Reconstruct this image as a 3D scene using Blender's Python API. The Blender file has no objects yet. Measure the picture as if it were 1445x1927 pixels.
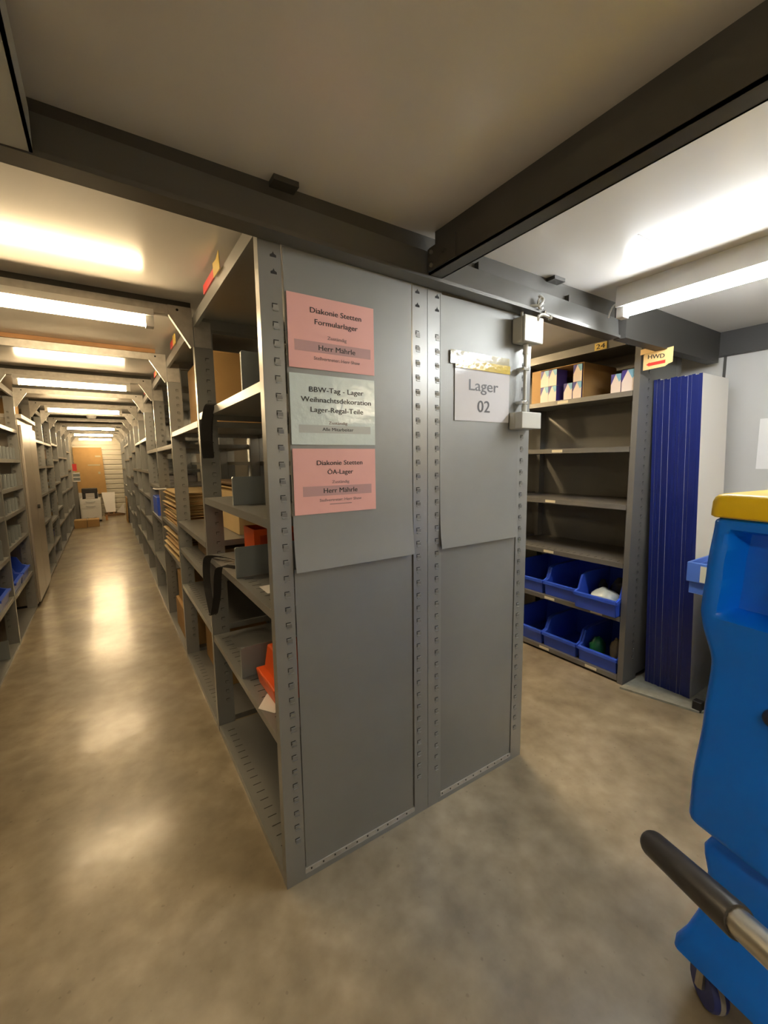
import bpy, math, random
from mathutils import Vector, Matrix, noise
rnd = random.Random(7)
SC = bpy.context.scene
COL = SC.collection

# ------------------------------------------------------------------ camera
cam_d = bpy.data.cameras.new('camera'); cam = bpy.data.objects.new('camera', cam_d); COL.objects.link(cam)
cam_d.sensor_fit = 'HORIZONTAL'; cam_d.sensor_width = 36.0
cam_d.lens = 799.71 / 1445 * 36.0
cam_d.clip_start = 0.02
_r, _u, _f = (0.836914, -0.547166, -0.013588), (0.078114, 0.094834, 0.992424), (0.541732, 0.831634, -0.122109)
cam.matrix_world = Matrix(((_r[0], _u[0], -_f[0], -0.4002), (_r[1], _u[1], -_f[1], -1.2371), (_r[2], _u[2], -_f[2], 1.4210), (0, 0, 0, 1)))
SC.camera = cam
# ------------------------------------------------------------------ world, exposure
w = bpy.data.worlds.new('World'); SC.world = w; w.use_nodes = True
w.node_tree.nodes['Background'].inputs[0].default_value = (.9, .85, .75, 1)
w.node_tree.nodes['Background'].inputs[1].default_value = 0.02
SC.view_settings.view_transform = 'Standard'; SC.view_settings.look = 'None'
SC.view_settings.gamma = 1.0; SC.view_settings.use_curve_mapping = False
SC.view_settings.exposure = 1.5
WARM, COOL, NEUT = (1.0, .74, .42), (.93, .97, 1.0), (1.0, .84, .60)
P_WARM, P_COOL, P_BACK, P_SIDE = 30.0, 30.0, 32.0, 85.0     # tube emission strengths

# ------------------------------------------------------------------ materials
def mat(name, col, rough=.5, metal=0., spec=.5, bump=0., bscale=60., var=0., vscale=8., coat=0., emit=None, es=0., col2=None):
    m = bpy.data.materials.new(name); m.use_nodes = True
    nt = m.node_tree; b = nt.nodes['Principled BSDF']; L = nt.links
    b.inputs['Base Color'].default_value = (*col, 1); b.inputs['Roughness'].default_value = rough
    b.inputs['Metallic'].default_value = metal; b.inputs['Specular IOR Level'].default_value = spec
    b.inputs['Coat Weight'].default_value = coat
    if coat: b.inputs['Coat Roughness'].default_value = .12
    if emit: b.inputs['Emission Color'].default_value = (*emit, 1); b.inputs['Emission Strength'].default_value = es
    if var or bump:
        tc = nt.nodes.new('ShaderNodeTexCoord')
    if var:
        n = nt.nodes.new('ShaderNodeTexNoise'); n.inputs['Scale'].default_value = vscale; n.inputs['Detail'].default_value = 5
        L.new(tc.outputs['Object'], n.inputs['Vector'])
        r = nt.nodes.new('ShaderNodeValToRGB'); r.color_ramp.elements[0].position = .3; r.color_ramp.elements[1].position = .7
        c2 = col2 or tuple(min(1, c * (1 + var)) for c in col); c1 = tuple(c * (1 - var) for c in col) if not col2 else col
        r.color_ramp.elements[0].color = (*c1, 1); r.color_ramp.elements[1].color = (*c2, 1)
        L.new(n.outputs['Fac'], r.inputs['Fac']); L.new(r.outputs['Color'], b.inputs['Base Color'])
    if bump:
        n2 = nt.nodes.new('ShaderNodeTexNoise'); n2.inputs['Scale'].default_value = bscale; n2.inputs['Detail'].default_value = 3
        L.new(tc.outputs['Object'], n2.inputs['Vector'])
        bp = nt.nodes.new('ShaderNodeBump'); bp.inputs['Strength'].default_value = bump; bp.inputs['Distance'].default_value = .002
        L.new(n2.outputs['Fac'], bp.inputs['Height']); L.new(bp.outputs['Normal'], b.inputs['Normal'])
    return m
M = {}
M['rack'] = mat('rack_paint', (.30, .305, .295), .34, .5, bump=.06, bscale=350, var=.05, vscale=3)
M['rackdk'] = mat('rack_paint_dark', (.20, .195, .18), .42, .4, bump=.06, bscale=300)
M['panel'] = mat('panel_paint', (.27, .274, .262), .50, .45, bump=.05, bscale=320, var=.06, vscale=2.5)
M['galv'] = mat('galvanised_steel', (.52, .50, .46), .38, .55, var=.12, vscale=30)
M['beam'] = mat('beam_paint', (.085, .08, .068), .45, .3, var=.08, vscale=6)
M['beamdk'] = mat('beam_shaded_paint', (.045, .042, .037), .5, .2)  # dark grey, deepened to put the low light on the right beam into colour
M['dark'] = mat('dark_gap', (.012, .012, .012), .7)
M['beamlt'] = mat('beam_light_paint', (.16, .157, .145), .32, .6)
M['ceil'] = mat('ceiling_sheet', (.74, .71, .66), .20, 0, .5, bump=.02, bscale=4)
M['wall'] = mat('wall_sheet', (.55, .54, .51), .5)
M['walld'] = mat('wall_dim', (.45, .42, .36), .6)
M['siding'] = mat('siding', (.66, .62, .52), .4)
M['card'] = mat('cardboard', (.42, .255, .095), .75, var=.07, vscale=6)
M['cardlt'] = mat('cardboard_light', (.50, .36, .17), .75, var=.07, vscale=6)
M['carddk'] = mat('cardboard_dark', (.20, .12, .055), .8, var=.1, vscale=9)
M['white'] = mat('white_enamel', (.78, .77, .74), .35)
M['paper'] = mat('paper_white', (.82, .80, .78), .55)
M['pink'] = mat('paper_pink', (.80, .43, .39), .5)
M['pinkband'] = mat('print_band_pink', (.52, .31, .30), .5)
M['mint'] = mat('paper_mint', (.66, .76, .74), .14, 0, .5, bump=.5, bscale=38)
M['mintband'] = mat('print_band_grey', (.47, .51, .49), .3)
M['ink'] = mat('ink_black', (.02, .018, .018), .5)
M['inkgrey'] = mat('ink_grey', (.22, .15, .14), .5)
M['inkdim'] = mat('ink_dim', (.085, .085, .09), .4)
M['inkred'] = mat('ink_red', (.65, .035, .025), .5)
M['sleeve'] = mat('paper_in_sleeve', (.66, .655, .67), .12, 0, .5, bump=.35, bscale=22)
M['tape'] = mat('clear_tape', (.50, .47, .33), .12, 0, .6, bump=.5, bscale=30)
M['tapeyel'] = mat('yellow_tape', (.62, .47, .10), .15, 0, .6, bump=.5, bscale=60)
M['boxgrey'] = mat('switch_plastic', (.50, .50, .45), .42)
M['chrome'] = mat('chrome', (.75, .74, .70), .18, 1.0)
M['black'] = mat('black_plastic', (.018, .016, .015), .45)
M['strap'] = mat('black_strap', (.012, .011, .010), .85)
M['orange'] = mat('orange_plastic', (.80, .11, .012), .4)
M['red'] = mat('red_plastic', (.55, .07, .02), .5)
M['redlabel'] = mat('red_label', (.72, .03, .03), .4)
M['yellabel'] = mat('yellow_label', (.72, .52, .12), .5)
M['bin'] = mat('bin_blue', (.035, .10, .62), .34)
M['blueedge'] = mat('edge_blue', (.008, .017, .125), .34)
M['boardface'] = mat('board_face', (.68, .66, .61), .45)
M['matt'] = mat('floor_mat', (.28, .27, .21), .9, bump=.5, bscale=120, var=.15, vscale=25)
M['cart'] = mat('cart_blue', (.002, .20, .97), .27, 0, .5)
M['yellow'] = mat('lid_yellow', (.98, .66, .012), .33)
M['grip'] = mat('grip_rubber', (.045, .042, .040), .36)
M['steel'] = mat('steel_tube', (.55, .53, .46), .3, .9)
M['wheelblue'] = mat('wheel_blue', (.02, .035, .20), .4)
M['wheelgrey'] = mat('wheel_grey', (.30, .29, .27), .6)
M['cartonw'] = mat('carton_white', (.80, .70, .64), .45)
M['cartonb'] = mat('carton_blue', (.05, .04, .28), .45)
M['cartonl'] = mat('carton_lightblue', (.22, .50, .72), .45)
M['hwd'] = mat('sign_yellow', (.80, .56, .24), .6)
M['tag'] = mat('tag_cream', (.72, .66, .48), .5)
M['green'] = mat('crate_green', (.16, .36, .05), .4)
M['cream'] = mat('cream_laminate', (.78, .74, .55), .4)
M['lblue'] = mat('crate_lightblue', (.09, .20, .62), .35)
M['plastic'] = mat('plastic_bag', (.55, .62, .60), .15, 0, .6, bump=.6, bscale=30)
M['bagdk'] = mat('bag_dark', (.05, .05, .055), .2, bump=.6, bscale=30)
M['bagtan'] = mat('bag_tan', (.35, .30, .20), .25, bump=.5, bscale=30)
M['baggreen'] = mat('bag_green', (.01, .12, .04), .3, bump=.5, bscale=30)
M['divider'] = mat('divider_grey', (.27, .30, .31), .42, .3)
M['locker'] = mat('locker_metal', (.46, .42, .36), .33, .55, var=.05, vscale=3)
M['wood'] = mat('wood_batten', (.42, .22, .09), .6, var=.1, vscale=12)
M['tubew'] = mat('tube_warm', (1, 1, 1), .5, emit=WARM, es=P_WARM)
M['tubec'] = mat('tube_cool', (1, 1, 1), .5, emit=COOL, es=P_COOL)
M['tuben'] = mat('tube_neutral', (1, 1, 1), .5, emit=NEUT, es=P_BACK)
M['tubes'] = mat('tube_side', (1, 1, 1), .5, emit=WARM, es=P_SIDE)
def floor_mat():
    m = bpy.data.materials.new('concrete_floor'); m.use_nodes = True
    nt = m.node_tree; b = nt.nodes['Principled BSDF']; L = nt.links
    tc = nt.nodes.new('ShaderNodeTexCoord')
    def nz(scale, det, dist=0):
        n = nt.nodes.new('ShaderNodeTexNoise'); n.inputs['Scale'].default_value = scale; n.inputs['Detail'].default_value = det
        n.inputs['Distortion'].default_value = dist; L.new(tc.outputs['Object'], n.inputs['Vector']); return n
    def ramp(n, p0, c0, p1, c1):
        r = nt.nodes.new('ShaderNodeValToRGB'); e = r.color_ramp.elements
        e[0].position, e[1].position = p0, p1; e[0].color = (*c0, 1); e[1].color = (*c1, 1)
        L.new(n.outputs['Fac'], r.inputs['Fac']); return r
    a = ramp(nz(2.2, 4, .3), .32, (.235, .190, .122), .68, (.45, .380, .262))
    c = ramp(nz(11, 9, 0), .32, (.62, .60, .56), .68, (1.0, 1.0, 1.0))
    s = ramp(nz(55, 0), .78, (1, 1, 1), .84, (.40, .37, .33))
    mx = nt.nodes.new('ShaderNodeMixRGB'); mx.blend_type = 'MULTIPLY'; mx.inputs[0].default_value = .8
    L.new(a.outputs[0], mx.inputs[1]); L.new(c.outputs[0], mx.inputs[2])
    m2 = nt.nodes.new('ShaderNodeMixRGB'); m2.blend_type = 'MULTIPLY'; m2.inputs[0].default_value = .35
    L.new(mx.outputs[0], m2.inputs[1]); L.new(s.outputs[0], m2.inputs[2]); L.new(m2.outputs[0], b.inputs['Base Color'])
    b.inputs['Coat Weight'].default_value = .55; b.inputs['Coat Roughness'].default_value = .17; b.inputs['Coat IOR'].default_value = 1.45
    rr = ramp(nz(2.6, 3, .2), .30, (.29,) * 3, .70, (.38,) * 3); L.new(rr.outputs[0], b.inputs['Roughness'])
    bp = nt.nodes.new('ShaderNodeBump'); bp.inputs['Strength'].default_value = .30; bp.inputs['Distance'].default_value = .006
    L.new(nz(7, 4, .4).outputs['Fac'], bp.inputs['Height']); L.new(bp.outputs['Normal'], b.inputs['Normal']); L.new(bp.outputs['Normal'], b.inputs['Coat Normal'])
    return m
M['floor'] = floor_mat()

# ------------------------------------------------------------------ mesh helpers
class MB:
    def __init__(s): s.v = []; s.f = []; s.m = []
    def face(s, idx, mi=0): s.f.append(tuple(idx)); s.m.append(mi)
    def box(s, x0, x1, y0, y1, z0, z1, mi=0):
        x0, x1 = sorted((x0, x1)); y0, y1 = sorted((y0, y1)); z0, z1 = sorted((z0, z1))
        n = len(s.v); s.v += [(x, y, z) for z in (z0, z1) for y in (y0, y1) for x in (x0, x1)]
        for q in ((0, 2, 3, 1), (4, 5, 7, 6), (0, 1, 5, 4), (2, 6, 7, 3), (0, 4, 6, 2), (1, 3, 7, 5)): s.face([n + i for i in q], mi)
        return s
    def hexa(s, pts, mi=0):            # 8 points: bottom ring 4 (ccw from above), top ring 4
        n = len(s.v); s.v += [tuple(p) for p in pts]
        for q in ((3, 2, 1, 0), (4, 5, 6, 7), (0, 1, 5, 4), (1, 2, 6, 5), (2, 3, 7, 6), (3, 0, 4, 7)): s.face([n + i for i in q], mi)
        return s
    def prism(s, poly, ax, a0, a1, mi=0):   # polygon in the plane normal to ax, extruded a0..a1
        def P(u, v, a): return {'x': (a, u, v), 'y': (u, a, v), 'z': (u, v, a)}[ax]
        n = len(s.v); k = len(poly); s.v += [P(u, v, a0) for u, v in poly] + [P(u, v, a1) for u, v in poly]
        s.face([n + i for i in range(k)], mi); s.face([n + k + i for i in reversed(range(k))], mi)
        for i in range(k): j = (i + 1) % k; s.face([n + j, n + i, n + k + i, n + k + j], mi)
        return s
    def tube(s, pts, r, n=10, mi=0, caps=True):
        pts = [Vector(p) for p in pts]; rings = []; rr = r if isinstance(r, (list, tuple)) else [r] * len(pts)
        t0 = (pts[1] - pts[0]).normalized(); up = Vector((0, 0, 1)) if abs(t0.z) < .9 else Vector((1, 0, 0))
        a = t0.cross(up).normalized()
        for i, p in enumerate(pts):
            t = (pts[min(i + 1, len(pts) - 1)] - pts[max(i - 1, 0)]).normalized()
            a = (a - t * a.dot(t)).normalized(); b = t.cross(a); st = len(s.v)
            for k in range(n):
                th = 2 * math.pi * k / n; s.v.append(tuple(p + (a * math.cos(th) + b * math.sin(th)) * rr[i]))
            rings.append(st)
        for i in range(len(rings) - 1):
            for k in range(n):
                k2 = (k + 1) % n; s.face((rings[i] + k, rings[i] + k2, rings[i + 1] + k2, rings[i + 1] + k), mi)
        if caps:
            s.face([rings[0] + k for k in reversed(range(n))], mi); s.face([rings[-1] + k for k in range(n)], mi)
        return s
    def loft(s, rings, mi=0, cap=True):
        st = []; n = len(rings[0])
        for r in rings: st.append(len(s.v)); s.v += [tuple(p) for p in r]
        for i in range(len(st) - 1):
            for k in range(n): k2 = (k + 1) % n; s.face((st[i] + k, st[i] + k2, st[i + 1] + k2, st[i + 1] + k), mi)
        if cap: s.face([st[0] + k for k in reversed(range(n))], mi); s.face([st[-1] + k for k in range(n)], mi)
        return s
    def mesh(s, name, mats, smooth=False):
        me = bpy.data.meshes.new(name); me.from_pydata(s.v, [], s.f)
        for m in (mats if isinstance(mats, (list, tuple)) else [mats]): me.materials.append(M[m] if isinstance(m, str) else m)
        me.polygons.foreach_set('material_index', s.m)
        me.update(); 
        if smooth: me.shade_smooth(); me.set_sharp_from_angle(angle=math.radians(40))
        return me
    def build(s, name, mats, parent=None, loc=None, bevel=0, smooth=False, seg=2):
        me = s.mesh(name, mats, smooth)
        o = bpy.data.objects.new(name, me); COL.objects.link(o)
        if parent is not None:
            o.parent = parent
            if loc is None:          # vertices are world coordinates: shift into the parent's frame
                me.transform(parent['_inv'] and Matrix([list(r) for r in parent['_inv']]))
        if loc is not None: o.location = loc
        if bevel:
            md = o.modifiers.new('bevel', 'BEVEL'); md.width = bevel; md.segments = seg; md.limit_method = 'ANGLE'; md.angle_limit = math.radians(40)
            me.shade_smooth(); me.set_sharp_from_angle(angle=math.radians(40))
        return o
THINGS = []
def tag(o, label, cat, group=None):
    o['label'] = label; o['category'] = cat
    if group: o['group'] = group
    return o
def thing(name, label, cat, loc=(0, 0, 0), rz=0., group=None, rx=0.):
    o = bpy.data.objects.new(name, None); COL.objects.link(o); o.empty_display_size = .05
    o.location = loc; o.rotation_euler = (rx, 0, rz); tag(o, label, cat, group)
    mw = Matrix.LocRotScale(Vector(loc), o.rotation_euler, None)
    o['_inv'] = [list(r) for r in mw.inverted()]; THINGS.append(o)
    return o
def put(me, name, parent, loc, rz=0):
    o = bpy.data.objects.new(name, me); COL.objects.link(o); o.parent = parent; o.location = loc; o.rotation_euler = (0, 0, rz); return o
def struct(name, mb, m, **k):
    o = mb.build(name, m, **k); o['kind'] = 'structure'; return o
def solo(mb, name, m, label, cat, group=None, origin=None, **k):   # thing made of one mesh, origin at its base
    vs = mb.v
    if origin is None:
        origin = ((min(p[0] for p in vs) + max(p[0] for p in vs)) / 2, (min(p[1] for p in vs) + max(p[1] for p in vs)) / 2, min(p[2] for p in vs))
    mb.v = [tuple(p[i] - origin[i] for i in range(3)) for p in vs]
    o = mb.build(name, m, loc=origin, **k); return tag(o, label, cat, group)
def text(name, s, m, parent, place, width, cap, wx=1):
    """flat lettering; place(u, v) maps text plane to world; centred in u, baseline v=0"""
    c = bpy.data.curves.new(name, 'FONT'); c.body = s; c.align_x = 'CENTER'; c.resolution_u = 3
    t = bpy.data.objects.new(name, c); COL.objects.link(t); bpy.context.view_layer.update()
    me = bpy.data.meshes.new_from_object(t.evaluated_get(bpy.context.evaluated_depsgraph_get())); bpy.data.objects.remove(t)
    xs = [v.co.x for v in me.vertices]; w0 = max(xs) - min(xs); cx = (max(xs) + min(xs)) / 2
    ky = cap / .70; kx = width / w0 if width else ky
    inv = Matrix([list(r) for r in parent['_inv']]); b = cap * .028      # the strokes are doubled to give a heavier weight
    P = [v.co.copy() for v in me.vertices]; F = [tuple(p.vertices) for p in me.polygons]; n = len(P)
    V = [inv @ Vector(place((p.x - cx) * kx - b, p.y * ky)) for p in P] + [inv @ Vector(place((p.x - cx) * kx + b, p.y * ky + b * .5)) for p in P]
    d = (V[F[0][1]] - V[F[0][0]]).cross(V[F[0][2]] - V[F[0][1]]).normalized() * .00006
    for i in range(n): V[n + i] = V[n + i] + d
    me = bpy.data.meshes.new(name); me.from_pydata(V, [], F + [tuple(q + n for q in f) for f in F])
    me.materials.clear(); me.materials.append(M[m])
    o = bpy.data.objects.new(name, me); COL.objects.link(o); o.parent = parent; return o

# ------------------------------------------------------------------ the setting
B = 1.029                      # bay pitch
XL = -1.07                     # front of the left racks
YE = 13.0                      # far wall
ZC = 2.17                      # ceiling
XR = 2.90
struct('floor', MB().box(-1.8, XR + .1, -4.6, YE + .1, -.1, 0), 'floor')
struct('ceiling', MB().box(-1.8, XR + .1, -4.6, YE + .1, ZC, ZC + .08), 'ceil')
wr = struct('wall_right', MB().box(XR, XR + .1, -4.6, YE, 0, ZC), 'wall')
wr['_inv'] = [list(r) for r in Matrix.Identity(4)]
MB().box(XR - .006, XR, -.112, -.098, 0, 2.03).build('joint_strip', 'beam', wr)
struct('wall_left', MB().box(-1.8, -1.72, -4.6, YE, 0, ZC), 'walld')
struct('wall_front', MB().box(-1.72, XR, -4.6, -4.5, 0, ZC), 'walld')
wb = struct('wall_back', MB().box(-1.72, XR, YE, YE + .1, 0, ZC), 'siding')
wb['_inv'] = [list(r) for r in Matrix.Identity(4)]
for i in range(14):
    z = .04 + i * .135
    MB().prism([(YE, z), (YE - .022, z + .012), (YE - .022, z + .10), (YE, z + .125)], 'x', -1.1, .1).build('siding_plank', 'siding', wb)
MB().box(-1.1, .1, YE - .035, YE, 1.945, 1.985).build('lintel', 'siding', wb)
struct('trim_1', MB().box(XR - .06, XR, -4.5, .0, 2.03, ZC), 'beamdk')
# seam in the right hand ceiling sheet
sm = struct('trim_2', MB().box(1.18, 1.45, -.42, -.4165, ZC - .002, ZC), 'galv')

# ------------------------------------------------------------------ steel beams in the foreground
def bz(x): return 2.042 - .021 * (x + .5)
t = thing('ceiling_beam', 'dark steel beam running crosswise above the grey end panels', 'beam', (.6, -.03, 2.0))
x0, x1 = -1.72, 1.75
MB().hexa([(x0, -.062, bz(x0)), (x1, -.062, bz(x1)), (x1, -.004, bz(x1)), (x0, -.004, bz(x0)),
           (x0, -.062, bz(x0) + .006), (x1, -.062, bz(x1) + .006), (x1, -.004, bz(x1) + .006), (x0, -.004, bz(x0) + .006)]).build('bottom_flange', 'beamlt', t)
MB().hexa([(x0, -.066, bz(x0)), (x1, -.066, bz(x1)), (x1, -.062, bz(x1)), (x0, -.062, bz(x0)),
           (x0, -.066, bz(x0) + .012), (x1, -.066, bz(x1) + .012), (x1, -.062, bz(x1) + .012), (x0, -.062, bz(x0) + .012)]).build('flange_lip', 'beamlt', t)
MB().hexa([(x0, -.058, bz(x0) + .006), (x1, -.058, bz(x1) + .006), (x1, -.045, bz(x1) + .006), (x0, -.045, bz(x0) + .006),
           (x0, -.050, bz(x0) + .092), (x1, -.050, bz(x1) + .092), (x1, -.045, bz(x1) + .092), (x0, -.045, bz(x0) + .092)]).build('web', 'beamlt', t)
MB().hexa([(x0, -.030, bz(x0) + .08), (x1, -.030, bz(x1) + .08), (x1, -.012, bz(x1) + .08), (x0, -.012, bz(x0) + .08),
           (x0, -.030, ZC), (x1, -.030, ZC), (x1, -.012, ZC), (x0, -.012, ZC)]).build('top_rail', 'beam', t)
MB().box(.03, .10, -.07, -.03, 2.156, ZC).build('clip', 'beam', t)
MB().box(1.22, 1.29, -.07, -.03, 2.156, ZC).build('clip', 'beam', t)
for x in (.8, 1.35): MB().box(x, x + .006, -.05, -.03, bz(x) + .09, bz(x) + .12).build('stiffener', 'beam', t)
def ybeam(xa, xb, zb, y0, y1, label, yaw=0):
    t = thing('ceiling_beam', label, 'beam', ((xa + xb) / 2, (y0 + y1) / 2, zb))
    MB().box(xa, xb, y0, y1, zb, zb + .006).build('bottom_flange', 'beam', t)
    MB().box(xa, xa + .006, y0, y1, zb, zb + .082).build('web', 'beam', t)
    MB().box(xb - .006, xb, y0, y1, zb, zb + .082).build('web', 'beam', t)
    MB().box(xa + .026, xb - .012, y0, y1, zb + .006, ZC).build('top_rail', 'beam', t)
    return t
t = ybeam(.553, .612, 2.030, -4.5, -.068, 'dark steel beam running from the panels towards the viewer, upper right')
MB().box(.547, .553, -.20, -.068, 2.036, 2.106).build('end_plate', 'beam', t)
MB().tube([(.539, -.15, 2.075), (.547, -.15, 2.075)], .009, 6).build('bolt', 'beam', t)
MB().tube([(.541, -.09, 2.05), (.547, -.09, 2.05)], .007, 6).build('bolt', 'steel', t)
MB().tube([(.541, -.09, 2.09), (.547, -.09, 2.09)], .007, 6).build('bolt', 'steel', t)
t = ybeam(-.56, -.472, 2.045, -4.5, -.068, 'steel beam running overhead at the upper left edge')
for o in t.children: o.data.materials[0] = M['boxgrey'] if 'rail' not in o.name else M['beam']
t = thing('ceiling_beam', 'dark steel beam from the tube light to the right wall', 'beam', (2.3, -.03, 2.0))
MB().box(1.752, 2.84, -.09, -.03, 1.99, 1.996).build('bottom_flange', 'beamdk', t)
MB().box(1.752, 2.84, -.09, -.084, 1.996, ZC).build('web', 'beamdk', t)
MB().box(1.752, 1.758, -.084, -.03, 1.996, ZC).build('end_plate', 'beamdk', t)

# ------------------------------------------------------------------ tube lights
def lamp(name_label, x0, x1, y, z, tube, axis='x', group=None, hz=.075):
    """housing with one tube below; z = underside of what it hangs from"""
    L = abs(x1 - x0); cx = (x0 + x1) / 2
    t = thing('tube_light', name_label, 'light', (cx, y, z - .075) if axis == 'x' else (y, cx, z - .075), 0 if axis == 'x' else math.pi / 2, group)
    h = L / 2
    def bld(mb, nm, m, **k): return mb.build(nm, m, t, loc=(0, 0, 0), **k)
    bld(MB().prism([(-.028, hz), (.028, hz), (.034, .045), (-.034, .045)], 'x', -h, h), 'housing', 'white')
    bld(MB().tube([(-h + .03, 0, .022), (h - .03, 0, .022)], .019, 14), 'tube', tube, smooth=True)
    for s in (-1, 1):
        bld(MB().box(s * (h - .032), s * h, -.022, .022, .0, .046), 'end_cap', 'white')
    return t
for i, k in enumerate((1, 3, 5, 8, 10, 12)):
    lamp(['nearest tube light over the left aisle', 'second tube light from the front over the left aisle', 'third tube light from the front over the left aisle',
          'fourth tube light from the front over the left aisle', 'fifth tube light from the front over the left aisle', 'farthest tube light over the left aisle'][i],
         -.93, -.165, k * B - .02, 2.100, 'tubew', 'x', 'tube lights over the left aisle')
lamp('cool white tube light under the ceiling at upper right', -1.42, -.135, 1.60, 2.112, 'tubec', 'y', hz=.132)
lamp('tube light in the bay behind the viewer', -3.9, -2.6, 2.22, 2.10, 'tuben', 'y')
lamp('added unseen tube light behind the viewer, brightening floor and ceiling', -3.2, -1.9, -.51, 2.045, 'tuben', 'y')  # added out of view to brighten the front floor and ceiling
lamp('tube light over the right hand aisle behind the panels', 1.30, 2.05, 1.5, ZC, 'tubes', 'x')
lamp('tube light deeper over the right hand aisle', 1.30, 2.05, 3.6, ZC, 'tubes', 'x')

# ------------------------------------------------------------------ galvanised cross beams of the left aisle
ORD = ['first', 'second', 'third', 'fourth', 'fifth', 'sixth', 'seventh', 'eighth', 'ninth', 'tenth', 'eleventh', 'twelfth', 'thirteenth', 'fourteenth']
for k in range(1, 13):
    y = k * B
    t = thing('cross_beam', 'galvanised cross beam over the left aisle, %s from the front' % ORD[k - 1], 'beam', (-.5, y, 2.1), group='cross beams over the left aisle')
    mb = MB().box(XL, 0, y - .004, y + .03, 2.100, 2.143)
    mb.build('rail', 'galv', t)
    if k == 2: MB().box(XL, -.06, y - .012, y + .028, 2.144, ZC - .001).build('batten', 'wood', t)
    else: MB().box(XL, 0, y + .006, y + .028, 2.144, ZC).build('top_rail', 'beam', t)
    for s, xe in ((1, 0.), (-1, XL)):
        a = -1 * s
        MB().prism([(xe, 2.143), (xe + a * .10, 2.143), (xe + a * .10, 2.103), (xe + a * .012, 1.965), (xe, 1.965)], 'y', y - .009, y - .005).build('gusset', 'galv', t)
        MB().prism([(xe + a * .10, 2.107), (xe + a * .012, 1.969), (xe + a * .012, 1.963), (xe + a * .10, 2.101)], 'y', y - .009, y + .018).build('gusset_flange', 'galv', t)
        MB().tube([(xe + a * .062, y - .0105, 2.125), (xe + a * .062, y - .009, 2.125)], .006, 8).build('bolt_hole', 'dark', t)
    MB().box(.004, .078, y - .024, y - .0195, 1.965, 2.085).build('bracket_plate', 'galv', t)

# ------------------------------------------------------------------ racks
def slot_marks(mb, x, y, z, s=1, dk=1):
    """pressed slot: dark slit above a raised lip, on a face looking to -Y"""
    mb.box(x - .009, x + .007, y - .0005, y, z + .0065, z + .009, dk); mb.box(x - .009, x - .007, y - .0005, y, z - .004, z + .0065, dk)
    mb.hexa([(x - .008, y - .0006, z - .008), (x + .011, y - .0006, z - .008), (x + .011, y, z - .008), (x - .008, y, z - .008),
             (x - .006, y - .0032, z + .004), (x + .009, y - .0032, z + .004), (x + .009, y, z + .004), (x - .006, y, z + .004)], 0)
    mb.box(x - .006, x + .010, y - .003, y, z - .0125, z - .010, 0)
def post_mesh(depth_w, slots, s=1, top=2.10, keyhole=False):
    """U upright standing at the origin; web looks to -Y, flange to the aisle at x=0; runs to s*depth_w"""
    mb = MB()
    mb.box(0, s * depth_w, 0, .003, 0, top); mb.box(0, s * .004, .003, .034, 0, top); mb.box(s * (depth_w - .004), s * depth_w, .003, .034, 0, top)
    mb.box(s * .004, s * .02, .031, .034, 0, top)
    if slots:
        z = .16
        while z < (1.88 if keyhole else 1.94):
            slot_marks(mb, s * depth_w * .66, 0, z); z += .05
        if keyhole:
            for zz in (1.955, 2.0):
                x = s * depth_w * .66; mb.prism([(x - .009, zz - .007), (x + .009, zz - .007), (x + .009, zz - .001), (x + .003, zz + .002), (x, zz + .008), (x - .003, zz + .002), (x - .009, zz - .001)], 'y', -.0006, 0, 1)
    return mb
def shelf_mesh(depth, width, s, slits, lip=.03):
    """tray with its front lip at x=0, going to s*depth; y 0..width; top at z=0"""
    mb = MB(); mb.box(0, s * depth, 0, width, -.003, 0); mb.box(0, s * .002, 0, width, -lip, -.003)
    mb.box(s * (depth - .002), s * depth, 0, width, -lip, -.003); mb.box(s * .002, s * .016, 0, width, -lip, -lip + .002)
    mb.box(s * .002, s * (depth - .002), 0, .002, -lip, -.003); mb.box(s * .002, s * (depth - .002), width - .002, width, -lip, -.003)
    if slits:
        y = .05
        while y < width - .04:
            mb.box(s * .028, s * .062, y, y + .003, 0, .0007, 1); y += .05
    return mb
MESH = {}
def cached(key, fn):
    if key not in MESH: MESH[key] = fn()
    return MESH[key]
def rack(label, xf, s, depth, ys, levels, top, near=4, slits=(), paint='rack', first_post=True, pw=.085, back_posts=True, skip_near=False):
    t = thing('shelving_rack', label, 'shelving', (xf, ys[0], 0))
    for k, y in enumerate(ys):
        ww = (.066 if s > 0 else .070) if (k == 0 and first_post) else pw
        key = ('post', ww, s, k < near, k == 0 and first_post, paint)
        me = cached(key, lambda: post_mesh(ww, k < near, s, 2.10, k == 0 and first_post).mesh('post', [paint, 'dark']))
        put(me, 'post', t, (0, y - ys[0] - (0 if k == 0 else .018), 0))
        if back_posts:
            me2 = cached(('bpost', s, k == 0 and first_post, paint), lambda: post_mesh(.066, k == 0 and first_post, -s, 2.10, k == 0 and first_post).mesh('post', [paint, 'dark']))
            put(me2, 'post', t, (s * depth, y - ys[0] - (0 if k == 0 else .018), 0))
    for k in range(len(ys) - 1):
        w_ = ys[k + 1] - ys[k] - .058
        for z in list(levels[k]) + [top]:
            sl = (k in slits) and z < 1.0
            me = cached(('shelf', round(depth, 3), round(w_, 3), s, sl, paint, z == top), lambda: shelf_mesh(depth - .004, w_, s, sl, .03 if z != top else .05).mesh('shelf', [paint, 'dark']))
            put(me, 'shelf', t, (s * .002, ys[k] - ys[0] + .038, z))
    return t
NB = 12
ysA = [k * B for k in range(NB + 1)]
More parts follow.
